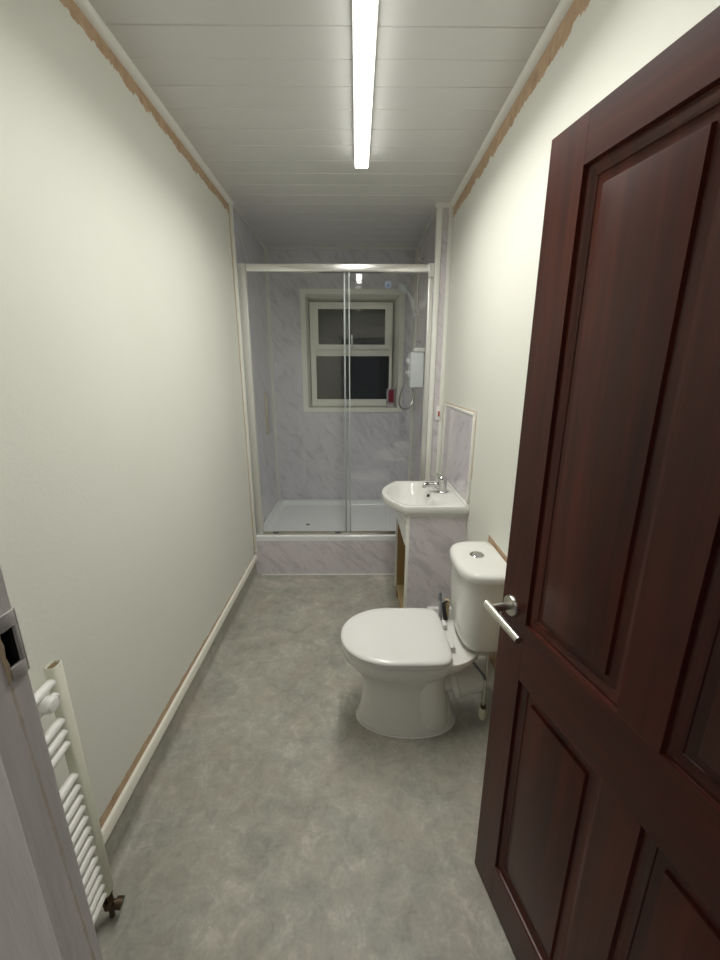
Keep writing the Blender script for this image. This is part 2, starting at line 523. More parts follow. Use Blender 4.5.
win.box(FX0 + 0.046, FX1 - 0.022, GY - 0.016, GY + 0.045, 1.700, 1.762, 0.004)
win = win.build('window_1', M_UPVC)
structure(win, 'white framed window with a small top light over a larger pane', 'window')
mb = MB()
UX0, UX1, UZ0, UZ1 = FX0 + 0.034, FX1 - 0.016, 1.758, FZ1 - 0.022
mb.sheet_hole((UX0, UZ0), (UX1, UZ1), (-0.352, 1.800, 0.262, 2.108), GY - 0.040, GY - 0.0205)
sash = mb.build('top_light_sash', M_UPVC, win)
mb = MB(); mb.box(-0.356, 0.266, GY - 0.012, GY - 0.004, 1.796, 2.112); mb.build('pane', M_PANE, sash)
mb = MB(); mb.box(FX0 + 0.046, FX1 - 0.022, GY + 0.006, GY + 0.014, FZ0 + 0.060, 1.702); mb.build('pane', M_PANE, win)
mb = MB()
mb.box(-0.060, -0.028, GY - 0.050, GY - 0.0405, 1.766, 1.790, 0.003)
mb.box(-0.052, -0.036, GY - 0.070, GY - 0.050, 1.770, 1.884, 0.005)
h = mb.build('window_handle', M_WHITEP, sash)
# outside wall seen dimly at night through the panes
mb = MB()
mb.box(-1.6, 1.5, 5.3, 5.4, 0.0, 4.0)
structure(mb.build('wall_outside', simple('night_masonry', (0.05, 0.05, 0.048), 0.9)), 'dark wall outside the window at night', 'wall')

# ------------------------------------------------------------------ ceiling batten
lx, ly0, ly1 = 0.026, 0.85, 2.300
lamp = thing('batten_light', (lx, (ly0 + ly1) / 2, ZC), 'long white LED batten light glowing along the middle of the ceiling', 'ceiling light')
mb = MB()
mb.box(lx - 0.038, lx + 0.038, ly0 - 0.004, ly1 + 0.006, ZC - 0.022, ZC, 0.003)
mb.build('housing', M_WHITEP, lamp)
mb = MB()
zd = ZC - 0.052
mb.prism([(lx - 0.033, ZC - 0.0225), (lx + 0.033, ZC - 0.0225), (lx + 0.033, zd + 0.006), (lx + 0.029, zd + 0.001), (lx - 0.029, zd + 0.001), (lx - 0.033, zd + 0.006)], 'y', ly0, ly1)
dif = mb.build('diffuser', M_LAMPSIDE, lamp)
mb = MB()
mb.box(lx - 0.0285, lx + 0.0285, ly0 + 0.002, ly1 - 0.002, zd - 0.0005, zd + 0.0005)
mb.build('lens_strip', M_LAMP, dif)

# ------------------------------------------------------------------ shower tray on its plinth
tray = thing('shower_tray', (-0.13, 3.29, 0.0), 'low white rectangular shower tray raised on a marble faced plinth', 'shower tray')
TX0, TX1, TY0, TY1 = XL + 0.011, SXR - 0.001, YS, YB - 0.001
def rect(x0, x1, y0, y1, z, r=0.0, n=5):
    if r <= 0: return [(x0, y0, z), (x1, y0, z), (x1, y1, z), (x0, y1, z)]
    out = []
    for cx, cy, a0 in ((x1 - r, y0 + r, -PI / 2), (x1 - r, y1 - r, 0), (x0 + r, y1 - r, PI / 2), (x0 + r, y0 + r, PI)):
        for k in range(n + 1):
            a = a0 + PI / 2 * k / n
            out.append((cx + r * math.cos(a), cy + r * math.sin(a), z))
    return out
mb = MB()
zr = 0.332
def tr(d, z, r): return rect(TX0 + d, TX1 - d, TY0 + d, TY1 - d, z, r)
mb.loft([tr(0.003, 0.289, 0.004), tr(0.0, 0.292, 0.004), tr(0.0, zr - 0.004, 0.004), tr(0.004, zr, 0.006), tr(0.052, zr, 0.03), tr(0.060, zr - 0.003, 0.04), tr(0.080, 0.300, 0.05), tr(0.11, 0.297, 0.06), tr(0.30, 0.295, 0.06)])
mb.build('tray', M_ACRYL, tray)
mb = MB(); mb.box(XL + 0.0005, SXR - 0.001, YS, YS + 0.014, 0.006, 0.289)
mb.build('plinth_panel', M_MARBLE2, tray)
mb = MB(); mb.box(XL + 0.041, SXR - 0.001, YS - 0.006, YS + 0.004, 0.0, 0.008, 0.002)
mb.build('sealant_bead', M_WHITEP, tray)
mb = MB(); mb.lathe([(0.0, 0.0), (0.016, 0.0), (0.016, 0.004), (0.012, 0.006), (0.0, 0.007)], (-0.418, 3.165, 0.2955), (0, 0, 1), 20)
mb.build('drain', M_GREY, tray)

# ------------------------------------------------------------------ shower enclosure
enc = thing('shower_enclosure', (-0.13, 2.876, 0.332), 'silver framed sliding glass shower door across the end of the room', 'shower enclosure')
EY0, EY1 = 2.856, 2.900
mb = MB()
mb.box(-0.7235, 0.475, EY0 - 0.006, EY1 + 0.004, 2.186, 2.234, 0.006, 3)
mb.build('header_rail', M_ALU, enc)
mb = MB(); mb.box(-0.730, 0.475, EY0, EY1, 0.332, 0.343, 0.002)
mb.box(-0.730, 0.475, EY0 + 0.016, EY0 + 0.020, 0.343, 0.356)
mb.build('bottom_rail', M_SATIN, enc)
mb = MB()
mb.box(XL + 0.011, -0.762, EY0 + 0.006, EY1 - 0.004, 0.332, 2.236, 0.002)
mb.box(-0.763, -0.726, EY0, EY1, 0.332, 2.236, 0.005)
mb.build('side_post', M_POST, enc)
mb = MB()
mb.box(0.476, 0.509, EY0, EY1, 0.332, 2.236, 0.005)
mb.build('side_post', M_POST, enc)
mb = MB()
mb.box(0.470, 0.5095, EY0 - 0.010, EY0 - 0.0005, 2.155, 2.238, 0.003)
mb.build('post_cap', M_POST, enc)
# sliding leaf (left) and fixed leaf (right)
mb = MB(); mb.box(-0.722, -0.048, 2.862, 2.868, 0.345, 2.186)
slide = mb.build('sliding_glass', M_GLASS, enc)
mb = MB(); mb.box(-0.054, -0.046, 2.858, 2.872, 0.345, 2.186, 0.001)
mb.build('edge_seal', M_SEAL, slide)
mb = MB()
hx = -0.636
mb.tube([(hx, 2.822, 1.121), (hx, 2.822, 1.413)], 0.0095, 14)
for zz in (1.165, 1.373):
    mb.tube([(hx, 2.822, zz), (hx + 0.006, 2.862, zz)], 0.006, 12)
mb.build('door_handle', M_BRASS, slide)
for gx in (-0.628, -0.147):
    mb = MB(); mb.box(gx - 0.022, gx + 0.022, 2.850, 2.8615, 0.345, 0.360, 0.003)
    mb.build('guide_clip', M_GREY, slide)
mb = MB(); mb.box(-0.078, 0.478, 2.882, 2.888, 0.343, 2.186)
fixed = mb.build('fixed_glass', M_GLASS, enc)
mb = MB(); mb.box(-0.088, -0.076, 2.876, 2.892, 0.343, 2.186, 0.001)
mb.build('edge_seal', M_SEAL, fixed)
mb = MB(); mb.box(0.190, 0.232, 2.8805, 2.8818, 2.092, 2.135, 0.0)
st = mb.build('sticker', M_STICK, fixed); st['label'] = 'small pale blue sticker with a dark blue drop'
mb = MB()
dp = [(0.211 + 0.0085 * math.sin(a), 2.108 - 0.0085 * math.cos(a)) for a in [math.radians(d) for d in range(-125, 126, 25)]] + [(0.211, 2.127)]
mb.prism(dp, 'y', 2.8796, 2.8806)
mb.build('drop_print', M_STICKD, st)

# ------------------------------------------------------------------ shower fittings
su = thing('electric_shower', (SXR, 3.32, 1.43), 'white electric shower unit on the right shower wall below the rail', 'shower unit')
mb = MB(); mb.box(0.422, SXR - 0.0005, 3.22, 3.42, 1.432, 1.706, 0.016, 4)
body = mb.build('casing', M_SHOWERUNIT, su)
mb = MB(); mb.box(0.446, SXR - 0.0005, 3.205, 3.43, 1.7065, 1.735, 0.006)
mb.build('soap_shelf', M_WHITEP, su)
for zz in (1.640, 1.545):
    mb = MB(); mb.lathe([(0.0, 0), (0.027, 0), (0.027, 0.004), (0.023, 0.022), (0.018, 0.026), (0.0, 0.026)], (0.4218, 3.305, zz), (-1, 0, 0), 24)
    mb.build('control_knob', M_WHITEP, su)
mb = MB()
mb.tube([(0.470, 3.34, 1.40), (0.470, 3.34, 1.4315)], 0.010, 12)
mb.build('outlet', M_CHROME, su)

rr = thing('shower_riser_rail', (0.49, 3.42, 1.75), 'chrome shower riser rail with handset and grey hose on the right shower wall', 'shower rail')
mb = MB(); mb.tube([(0.488, 3.44, 1.770), (0.488, 3.44, 2.420)], 0.0095, 14)
mb.build('rail', M_SATIN, rr)
for zz in (1.790, 2.405):
    mb = MB()
    mb.tube([(0.488, 3.44, zz), (SXR - 0.0005, 3.44, zz)], 0.011, 12)
    mb.build('wall_bracket', M_CHROME, rr)
mb = MB()
mb.tube([(0.488, 3.44, 2.000), (0.488, 3.44, 2.052)], 0.020, 16)
mb.tube([(0.488, 3.44, 2.026), (0.460, 3.405, 2.030)], 0.016, 12)
mb.build('slider', M_WHITEP, rr)
mb = MB()
hp = smooth_path([(0.462, 3.398, 1.985), (0.455, 3.393, 2.030), (0.435, 3.378, 2.095), (0.405, 3.355, 2.150), (0.372, 3.335, 2.182)], 5)
mb.tube(hp, [0.011 + 0.004 * (i / (len(hp) - 1)) for i in range(len(hp))], 14)
d = Vector((-0.62, -0.25, -0.74)).normalized()
mb.lathe([(0.0, -0.016), (0.022, -0.014), (0.042, -0.002), (0.046, 0.010), (0.044, 0.016), (0.0, 0.018)], Vector((0.362, 3.328, 2.180)), d, 24)
hs = mb.build('handset', simple('pale_grey_handset', (0.62, 0.66, 0.68), 0.2), rr)
mb = MB()
hose = smooth_path([(0.462, 3.398, 1.985), (0.452, 3.36, 1.86), (0.430, 3.31, 1.65), (0.388, 3.28, 1.49), (0.356, 3.27, 1.385), (0.346, 3.275, 1.315), (0.366, 3.285, 1.272), (0.405, 3.30, 1.257), (0.444, 3.32, 1.285), (0.468, 3.338, 1.345), (0.470, 3.34, 1.402)], 8)
mb.tube(hose, 0.0078, 10)
mb.build('hose', M_HOSE, rr)

# bottle on the window sill
bt = thing('shampoo_bottle', (0.322, 3.815, 1.236), 'dark red and grey toiletry bottle on the right of the window sill', 'bottle')
mb = MB()
def rrect(cx, cy, w, d, z, r, n=4):
    return rect(cx - w / 2, cx + w / 2, cy - d / 2, cy + d / 2, z, r, n)
bx, by, bz = 0.322, 3.812, WZ0 + 0.003
mb.loft([rrect(bx, by, 0.076, 0.036, bz + 0.030, 0.012), rrect(bx, by, 0.084, 0.042, bz + 0.036, 0.014), rrect(bx, by, 0.084, 0.042, bz + 0.158, 0.014), rrect(bx, by, 0.078, 0.036, bz + 0.170, 0.012)])
mb.build('body', M_CLEARP, bt)
mb = MB(); mb.loft([rrect(bx, by, 0.066, 0.034, bz, 0.010), rrect(bx, by, 0.068, 0.036, bz + 0.0295, 0.010)])
mb.build('cap', simple('pale_lilac_cap', (0.50, 0.47, 0.50), 0.3), bt)
mb = MB(); mb.box(bx - 0.022, bx + 0.026, by - 0.0225, by - 0.0212, bz + 0.045, bz + 0.160, 0.0)
lb = mb.build('front_label', M_RED, bt); lb['label'] = 'dark red label'

# ------------------------------------------------------------------ isolator switch
sw = thing('isolator_switch', (0.583, 2.852, 1.275), 'small white switch with red rocker right of the shower', 'switch')
mb = MB(); mb.box(0.563, 0.600, 2.829, 2.8375, 1.222, 1.322, 0.004, 3); mb.box(0.567, 0.5855, 2.837, 2.8518, 1.228, 1.316)
pl_ = mb.build('faceplate', M_WHITEP, sw)
mb = MB(); mb.box(0.576, 0.588, 2.824, 2.8295, 1.250, 1.285, 0.002); mb.build('rocker', M_REDROCK, sw)

# ------------------------------------------------------------------ vanity unit and basin
van = thing('vanity_unit', (0.44, 2.28, 0.0), 'open fronted vanity cabinet with marble side panel under the basin', 'vanity unit')
VX0, VX1, VY0, VY1 = 0.280, XR - 0.001, 2.055, 2.520
mb = MB(); mb.box(VX0 + 0.014, VX1, VY0, VY0 + 0.012, 0.0, 0.796)
mb.build('side_panel', M_MARBLE2, van)
mb = MB(); mb.box(VX0 - 0.004, VX0 + 0.014, VY0 - 0.003, VY0 + 0.022, 0.0, 0.796, 0.003)
mb.build('edge_trim', M_TRIM, van)
mb = MB(); mb.box(VX0, VX1, VY0 + 0.0125, VY0 + 0.028, 0.0, 0.780)
mb.box(VX0, VX1, VY1 - 0.016, VY1, 0.0, 0.730)
mb.box(VX1 - 0.012, VX1, VY0 + 0.028, VY1 - 0.016, 0.0, 0.60)
mb.box(VX0 + 0.012, VX1 - 0.012, VY0 + 0.028, VY1 - 0.016, 0.585, 0.598)
mb.build('carcass', M_BROWNIN, van)
mb = MB(); mb.box(VX0 - 0.010, VX0 + 0.006, VY0 + 0.022, VY1, 0.600, 0.725, 0.002)
mb.build('front_rail', M_WHITEP, van)
mb = MB(); mb.box(VX0 - 0.014, VX0, VY1 - 0.012, VY1 + 0.004, 0.09, 0.600, 0.002)
mb.build('hinge_stile', M_WHITEP, van)
mb = MB(); mb.box(VX0 + 0.002, VX1 - 0.013, VY0 + 0.0285, VY1 - 0.0165, 0.085, 0.100)
mb.box(VX0 + 0.012, VX0 + 0.026, VY0 + 0.0285, VY1 - 0.0165, 0.0, 0.085)
mb.build('base_shelf', M_TAN, van)

bas = thing('wash_basin', (0.44, 2.30, 0.80), 'white semi-recessed ceramic wash basin with bowed front on the vanity', 'basin')
BX1, BY0, BY1, BZ = XR - 0.002, 2.030, 2.570, 0.845
def basin_outline(dz, inset=0.0, shift=0.0):
    """closed outline from wall corner near, along the near side, round the bowed front, back along the far side"""
    pts = []
    x1, ya, yb = BX1, BY0 + inset, BY1 - inset
    xc = 0.262 + inset * 0.4
    xf = 0.153 + inset
    for k in range(8): pts.append((x1 + (xc - x1) * k / 8, ya))
    ym, hw = (ya + yb) / 2, (yb - ya) / 2
    for k in range(33):
        a = -1 + 2 * k / 32
        bow = (1 - abs(a) ** 1.95)
        pts.append((xc + (xf - xc) * bow, ym + hw * a))
    for k in range(1, 9): pts.append((xc + (x1 - xc) * k / 8, yb))
    for k in range(1, 8): pts.append((x1, yb + (ya - yb) * k / 8))
    return [(x + shift, y, dz) for x, y in pts]
no = len(basin_outline(0))
def basin_oval(cx, cy, a, b, z, front=0.0):
    """oval ring sampled towards the outline directions so that the loft does not twist"""
    out = []
    for x, y, _ in basin_outline(0):
        t = math.atan2((y - cy) / b, (x - cx) / a)
        c, s = math.cos(t), math.sin(t)
        e = 2.6
        k = (abs(c) ** e + abs(s) ** e) ** (-1 / e)
        out.append((cx + a * c * k, cy + b * s * k, z))
    return out
def taper(s, z, ins):
    out = []
    for x, y, _ in basin_outline(0, ins):
        out.append((max(x, 0.30 - (0.30 - x) * s) if x < 0.30 else x, y, z))
    return out
ocx, ocy = 0.318, 2.300
def bowl_ring(z, k, dx=0.0):
    """inner edge of the bowl: follows the outline at a constant rim width, rounded at the tap side; k shrinks it to the waste"""
    x1, ya, yb = 0.452, BY0 + 0.026, BY1 - 0.026
    out = []
    for x, y, _ in basin_outline(0, 0.0):
        ym, hw = (BY0 + BY1) / 2, (BY1 - BY0) / 2
        q = (x - 0.153) / (BX1 - 0.153)
        X = 0.153 + 0.024 + (x1 - 0.153 - 0.024) * min(1.0, max(0.0, (x - 0.153) / (BX1 - 0.153)) ** 0.80)
        a = (y - ym) / hw
        Y = ym + a * (yb - ya) / 2
        out.append(Vector((X, Y, z)))
    for it in range(14):                                   # relax the corners
        out = [out[i] * 0.5 + (out[i - 1] + out[(i + 1) % len(out)]) * 0.25 for i in range(len(out))]
    c = Vector((ocx + 0.012 + dx, ocy, z))
    return [c + (p - c) * k for p in out]
def round_ring(z, r):
    out = []
    for p in bowl_ring(z, 1.0):
        d = (p - Vector((ocx + 0.012, ocy, z))).normalized()
        out.append(Vector((ocx + 0.012, ocy, z)) + d * r)
    return out
mb = MB()
mb.loft([taper(0.30, 0.715, 0.050), taper(0.62, 0.755, 0.040), taper(0.88, 0.796, 0.016), basin_outline(0.803, 0.004), basin_outline(0.808, 0.0), basin_outline(BZ - 0.005, 0.0), basin_outline(BZ - 0.001, 0.0015), basin_outline(BZ, 0.005),
         bowl_ring(BZ - 0.001, 1.0), bowl_ring(BZ - 0.006, 0.975), bowl_ring(BZ - 0.034, 0.90), bowl_ring(BZ - 0.070, 0.77), bowl_ring(BZ - 0.097, 0.56), bowl_ring(BZ - 0.107, 0.35), round_ring(BZ - 0.112, 0.021)])
bowl = mb.build('bowl', M_CERAMIC, bas, angle=50)
mb = MB(); mb.box(BX1 - 0.020, BX1, BY0 + 0.004, BY1 - 0.004, BZ - 0.002, BZ + 0.014, 0.006, 3)
mb.build('back_upstand', M_CERAMIC, bas)
mb = MB(); mb.lathe([(0.0, 0.0), (0.021, 0.0), (0.021, 0.003), (0.0, 0.004)], (ocx + 0.01, ocy, BZ - 0.111), (0, 0, 1), 20)
mb.build('waste', M_CHROME, bas)
mb = MB(); mb.tube([(0.428, 2.300, 0.823), (0.4485, 2.300, 0.8265)], 0.0085, 14)
mb.build('overflow_shade', M_BLACK, bas)  # solid black plug stands in for the shade inside the overflow
# sealant/splashback
spl = thing('splashback', (XR, 2.38, 0.86), 'small lavender marble splashback panel on the wall above the basin', 'splashback')
mb = MB(); mb.box(XR - 0.010, XR - 0.0005, 2.050, 2.705, 0.862, 1.333)
mb.build('panel', M_MARBLE2, spl)
mb = MB()
mb.box(XR - 0.014, XR - 0.0005, 2.038, 2.718, 1.333, 1.346, 0.002)
mb.box(XR - 0.014, XR - 0.0005, 2.036, 2.050, 0.862, 1.346, 0.002)
mb.box(XR - 0.014, XR - 0.0005, 2.705, 2.718, 0.862, 1.333, 0.002)
mb.build('edging', M_TRIM, spl)

# mixer tap
tp = thing('mixer_tap', (0.520, 2.30, BZ), 'chrome single lever mixer tap on the back of the basin', 'tap')
tx, ty = 0.518, 2.305
mb = MB()
mb.lathe([(0.0, 0.0), (0.032, 0.0), (0.032, 0.005), (0.028, 0.010), (0.027, 0.052), (0.028, 0.060), (0.028, 0.070), (0.0, 0.071)], (tx, ty, BZ), (0, 0, 1), 28)
body = mb.build('body', M_CHROME, tp)
mb = MB()
sp = smooth_path([(tx - 0.010, ty, BZ + 0.034), (tx - 0.045, ty, BZ + 0.046), (tx - 0.085, ty, BZ + 0.050), (tx - 0.112, ty, BZ + 0.046)], 5)
mb.tube(sp, [0.019 - 0.005 * i / (len(sp) - 1) for i in range(len(sp))], 16)
mb.tube([(tx - 0.106, ty, BZ + 0.050), (tx - 0.109, ty, BZ + 0.030)], 0.0115, 14)
mb.build('spout', M_CHROME, tp)
mb = MB()
mb.lathe([(0.028, 0.0), (0.030, 0.010), (0.027, 0.024), (0.015, 0.034), (0.0, 0.035)], (tx, ty, BZ + 0.0715), (-0.1, 0, 1), 24)
lv = [(tx + 0.006, ty, BZ + 0.092), (tx - 0.030, ty, BZ + 0.105), (tx - 0.078, ty, BZ + 0.124)]
mb.loft([[(p[0], p[1] - w, p[2] - h), (p[0], p[1] + w, p[2] - h), (p[0], p[1] + w * 0.8, p[2] + h), (p[0], p[1] - w * 0.8, p[2] + h)] for p, w, h in ((lv[0], 0.020, 0.012), (lv[1], 0.016, 0.008), (lv[2], 0.013, 0.005))], smooth=False)
mb.build('lever', M_CHROME, tp)
mb = MB(); mb.tube([(tx - 0.040, ty - 0.012, BZ), (tx - 0.040, ty - 0.012, BZ + 0.006)], 0.010, 14)
mb.build('plug_hole_cap', M_CHROME, tp)

# ------------------------------------------------------------------ toilet
YT = 1.505
toi = thing('toilet', (0.22, YT, 0.0), 'white close coupled toilet with lid down against the right wall', 'toilet')
def sect(z, xf, xb, w, ef=2.0, eb=3.2, xm=None, n=48, yo=0.0):
    """plan section: front half ellipse (towards -x), squarer back half"""
    xm = xm if xm is not None else xf + (xb - xf) * 0.52
    out = []
    for k in range(n):
        t = 2 * PI * k / n
        c, s = math.cos(t), math.sin(t)
        e = eb if c > 0 else ef
        r = (abs(c) ** e + abs(s) ** e) ** (-1 / e)
        a = (xb - xm) if c > 0 else (xm - xf)
        out.append((xm + a * c * r, YT + yo + w * s * r, z))
    return out
mb = MB()
mb.loft([sect(0.000, 0.000, 0.452, 0.126, 2.0, 2.3), sect(0.006, -0.003, 0.455, 0.129, 2.0, 2.3), sect(0.018, 0.003, 0.449, 0.124, 2.0, 2.3), sect(0.08, 0.017, 0.432, 0.113, 2.0, 2.2), sect(0.14, 0.025, 0.415, 0.107, 2.0, 2.1),
         sect(0.21, 0.025, 0.405, 0.106, 2.0, 2.0), sect(0.26, 0.008, 0.41, 0.117, 2.0, 2.1), sect(0.30, -0.027, 0.42, 0.142, 2.0, 2.4), sect(0.34, -0.056, 0.43, 0.169), sect(0.375, -0.067, 0.435, 0.184), sect(0.398, -0.070, 0.44, 0.188), sect(0.406, -0.064, 0.438, 0.182)])
# rear deck carrying the cistern
def deck(z, xf, xb, w): return sect(z, xf, xb, w, 6.0, 1.75, 0.385, 56, -0.002)
mb.loft([deck(0.290, 0.33, 0.455, 0.085), deck(0.325, 0.32, 0.490, 0.118), deck(0.360, 0.315, 0.525, 0.147), deck(0.385, 0.312, 0.545, 0.162), deck(0.400, 0.31, 0.548, 0.166), deck(0.409, 0.312, 0.546, 0.164), deck(0.412, 0.32, 0.538, 0.156)])
mb.box(0.47, 0.590, YT - 0.060, YT + 0.070, 0.365, 0.4118, 0.008)
# side trap bulge and outlet spigot
mb.loft([sect(0.03, 0.215, 0.425, 0.1215, 2.4, 2.2), sect(0.10, 0.225, 0.415, 0.1165, 2.4, 2.2), sect(0.21, 0.23, 0.395, 0.113, 2.4, 2.2), sect(0.29, 0.25, 0.39, 0.112, 2.4, 2.2)])
mb.tube([(0.36, YT, 0.195), (0.428, YT, 0.190), (0.470, YT, 0.188)], [0.055, 0.050, 0.049], 28)
pan = mb.build('pan', M_CERAMIC, toi, angle=50)
mb = MB(); mb.loft([sect(0.0, -0.0055, 0.4575, 0.1315, 2.0, 2.3), sect(0.003, -0.005, 0.457, 0.131, 2.0, 2.3), sect(0.0055, 0.002, 0.450, 0.124, 2.0, 2.3)])
mb.build('sealant_line', M_WHITEP, toi)
mb = MB()
mb.lathe([(0.0, 0.0), (0.011, 0.0), (0.010, 0.004), (0.006, 0.006), (0.0, 0.0065)], (0.315, YT - 0.1195, 0.045), (0, -1, 0.12), 16)
mb.build('screw_cover', M_WHITEP, toi)
# seat ring and lid
def dshape(z, ins):
    return sect(z, -0.072 + ins, 0.389 - ins, 0.195 - ins, 2.05, 8.0, 0.150, 64, -0.006)
mb = MB(); mb.loft([dshape(0.4125, 0.014), dshape(0.413, 0.008), dshape(0.416, 0.006), dshape(0.424, 0.006), dshape(0.4265, 0.010)])
mb.build('seat', M_SEAT, toi, angle=60)
mb = MB(); mb.loft([dshape(0.4285, 0.010), dshape(0.4295, 0.002), dshape(0.433, 0.0), dshape(0.439, 0.0), dshape(0.445, 0.004), dshape(0.449, 0.014), dshape(0.451, 0.04), dshape(0.452, 0.10)])
mb.build('lid', M_SEAT, toi, angle=60)
for s in (-0.075, 0.075):
    mb = MB(); mb.tube([(0.402, YT + s - 0.02, 0.428), (0.402, YT + s + 0.02, 0.428)], 0.011, 14); mb.box(0.392, 0.412, YT + s - 0.012, YT + s + 0.012, 0.412, 0.428)
    mb.build('seat_hinge', M_SEAT, toi)
# cistern
def cist(z, xf, w, ins=0.0, e=3.0):
    xb = 0.606
    out = []
    n = 48
    xm = 0.53
    for k in range(n):
        t = 2 * PI * k / n
        c, s = math.cos(t), math.sin(t)
        if c > 0:
            ee = 14.0; a = xb - xm
        else:
            ee = e; a = xm - xf
        # squarer across the width than in depth
        r = (abs(c) ** ee + abs(s) ** ee) ** (-1 / ee)
        out.append((xm + a * c * r, YT + 0.012 + w * s * r, z))
    return out
mb = MB()
mb.loft([cist(0.4125, 0.475, 0.090), cist(0.418, 0.458, 0.112), cist(0.432, 0.446, 0.128), cist(0.460, 0.436, 0.141), cist(0.52, 0.426, 0.151), cist(0.62, 0.420, 0.158), cist(0.72, 0.416, 0.162), cist(0.757, 0.415, 0.163)])
mb.build('cistern', M_CERAMIC, toi, angle=60)
mb = MB()
mb.loft([cist(0.7575, 0.414, 0.164), cist(0.760, 0.407, 0.170), cist(0.766, 0.405, 0.172), cist(0.784, 0.405, 0.172), cist(0.793, 0.409, 0.169), cist(0.799, 0.419, 0.161), cist(0.802, 0.440, 0.145), cist(0.803, 0.47, 0.10)])
lid = mb.build('cistern_lid', M_CERAMIC, toi, angle=60)
mb = MB(); mb.lathe([(0.0, 0.0), (0.030, 0.0), (0.030, 0.004), (0.027, 0.006), (0.024, 0.005), (0.023, 0.007), (0.012, 0.0095), (0.0, 0.0095)], (0.507, YT + 0.022, 0.8022), (0, 0, 1), 32)
mb.build('flush_button', M_CHROME, toi)

# waste connector, plastic
pc = thing('waste_pipe', (0.54, YT, 0.18), 'white plastic waste pipe joining the toilet to the right wall', 'pipe')
mb = MB()
mb.tube([(0.456, YT, 0.186), (0.56, YT, 0.216), (0.6105, YT, 0.226)], [0.066, 0.064, 0.064], 32)
mb.build('pipe', M_WHITEP, pc)
mb = MB(); mb.lathe([(0.0500, 0.0), (0.068, 0.0), (0.073, 0.004), (0.073, 0.022), (0.0665, 0.026)], (0.428, YT, 0.182), (1, 0, 0.22), 32)
mb.build('collar', M_WHITEP, pc)

# water supply
sup = thing('supply_pipe', (0.560, 1.428, 0.036), 'thin grey upright supply pipe below the cistern with ivory valve', 'pipe')
mb = MB(); mb.tube([(0.560, 1.428, 0.092), (0.562, 1.440, 0.4300)], 0.0080, 14)
mb.build('pipe', M_SATIN, sup)
mb = MB()
mb.lathe([(0.0, 0.0), (0.010, 0.0), (0.016, 0.012), (0.018, 0.040), (0.013, 0.060), (0.0, 0.062)], (0.560, 1.428, 0.050), (0, 0, 1), 20)
mb.build('valve_cap', M_IVORY, sup)
mb = MB(); mb.tube([(0.560, 1.428, 0.104), (0.560, 1.4285, 0.126)], 0.0125, 8)
mb.build('nut', M_BRASSV, sup)
mb = MB(); mb.tube(smooth_path([(0.556, 1.427, 0.262), (0.540, 1.420, 0.295), (0.508, 1.408, 0.342), (0.482, 1.396, 0.380)], 6), 0.0065, 10)
mb.build('flexible_hose', M_GREY, sup)

# odds and ends left on the back of the pan beside the cistern
pz = 0.4125
pn = thing('marker_pen', (0.383, 1.632, pz), 'slim grey pen standing behind the toilet seat by the cistern', 'pen')
mb = MB(); mb.tube([(0.397, 1.640, pz), (0.392, 1.642, pz + 0.095), (0.390, 1.642, pz + 0.105)], [0.0075, 0.0085, 0.0085], 14)
mb.build('barrel', simple('pale_grey_barrel', (0.30, 0.30, 0.32), 0.4), pn)
mb = MB(); mb.tube([(0.390, 1.642, pz + 0.1055), (0.389, 1.642, pz + 0.137), (0.388, 1.642, pz + 0.147)], [0.0088, 0.0086, 0.006], 14)
mb.build('cap', M_GREY, pn)
pk = thing('pliers', (0.405, 1.632, pz), 'small black bent tool leaning between the pen and cistern', 'tool')
mb = MB()
mb.tube(smooth_path([(0.414, 1.628, pz + 0.006), (0.408, 1.632, pz + 0.050), (0.405, 1.634, pz + 0.092)], 4), 0.0065, 10)
mb.tube(smooth_path([(0.424, 1.630, pz + 0.006), (0.415, 1.640, pz + 0.050), (0.410, 1.640, pz + 0.094)], 4), 0.0055, 10)
mb.tube([(0.404, 1.636, pz + 0.090), (0.424, 1.636, pz + 0.104)], 0.005, 10)
mb.build('handle', M_BLACK, pk)
wd = MB(); wd.box(0.417, 0.437, 1.644, 1.662, pz, pz + 0.100, 0.002)
wd = wd.build('wood_offcut', M_TAN); tag(wd, 'small tan wood offcut standing against the cistern side', 'wood offcut')
bxg = MB(); bxg.box(0.412, XR - 0.042, 2.026, 2.0535, 0.0, 0.218, 0.003)
bxg = bxg.build('pipe_boxing', M_WHITEP); tag(bxg, 'low white pipe boxing against the marble side of the vanity', 'pipe boxing')

# ------------------------------------------------------------------ towel radiator on the left wall
rad = thing('towel_radiator', (XL, 0.56, 0.10), 'white ladder towel radiator with cream upright on the left wall', 'radiator')
CX = -0.722
def column(yc):
    mb = MB()
    def ring(z, hole=0.0):
        pts = []
        for k in range(32):
            t = 2 * PI * k / 32
            c, s = math.cos(t), math.sin(t)
            e = 3.6
            r = (abs(c) ** e + abs(s) ** e) ** (-1 / e)
            pts.append((CX + (0.0135 - hole) * c * r, yc + (0.0170 - hole) * s * r, z))
        return pts
    mb.loft([ring(0.100, 0.004), ring(0.104), ring(0.876), ring(0.8785, 0.002), ring(0.8775, 0.003), ring(0.870, 0.003)])
    o = mb.build('upright', M_RADC, rad, angle=50)
    m2 = MB(); m2.loft([ring(0.8675, 0.0034), ring(0.8725, 0.0034)]); m2.build('bare_end', M_RUST, o)
    return o
YC = 0.797
column(YC)
column(0.332)
rung_z = [0.841, 0.805, 0.729, 0.694, 0.659, 0.556, 0.519, 0.484, 0.448, 0.411, 0.373, 0.338, 0.301, 0.261, 0.225, 0.190, 0.153, 0.118]
first = None
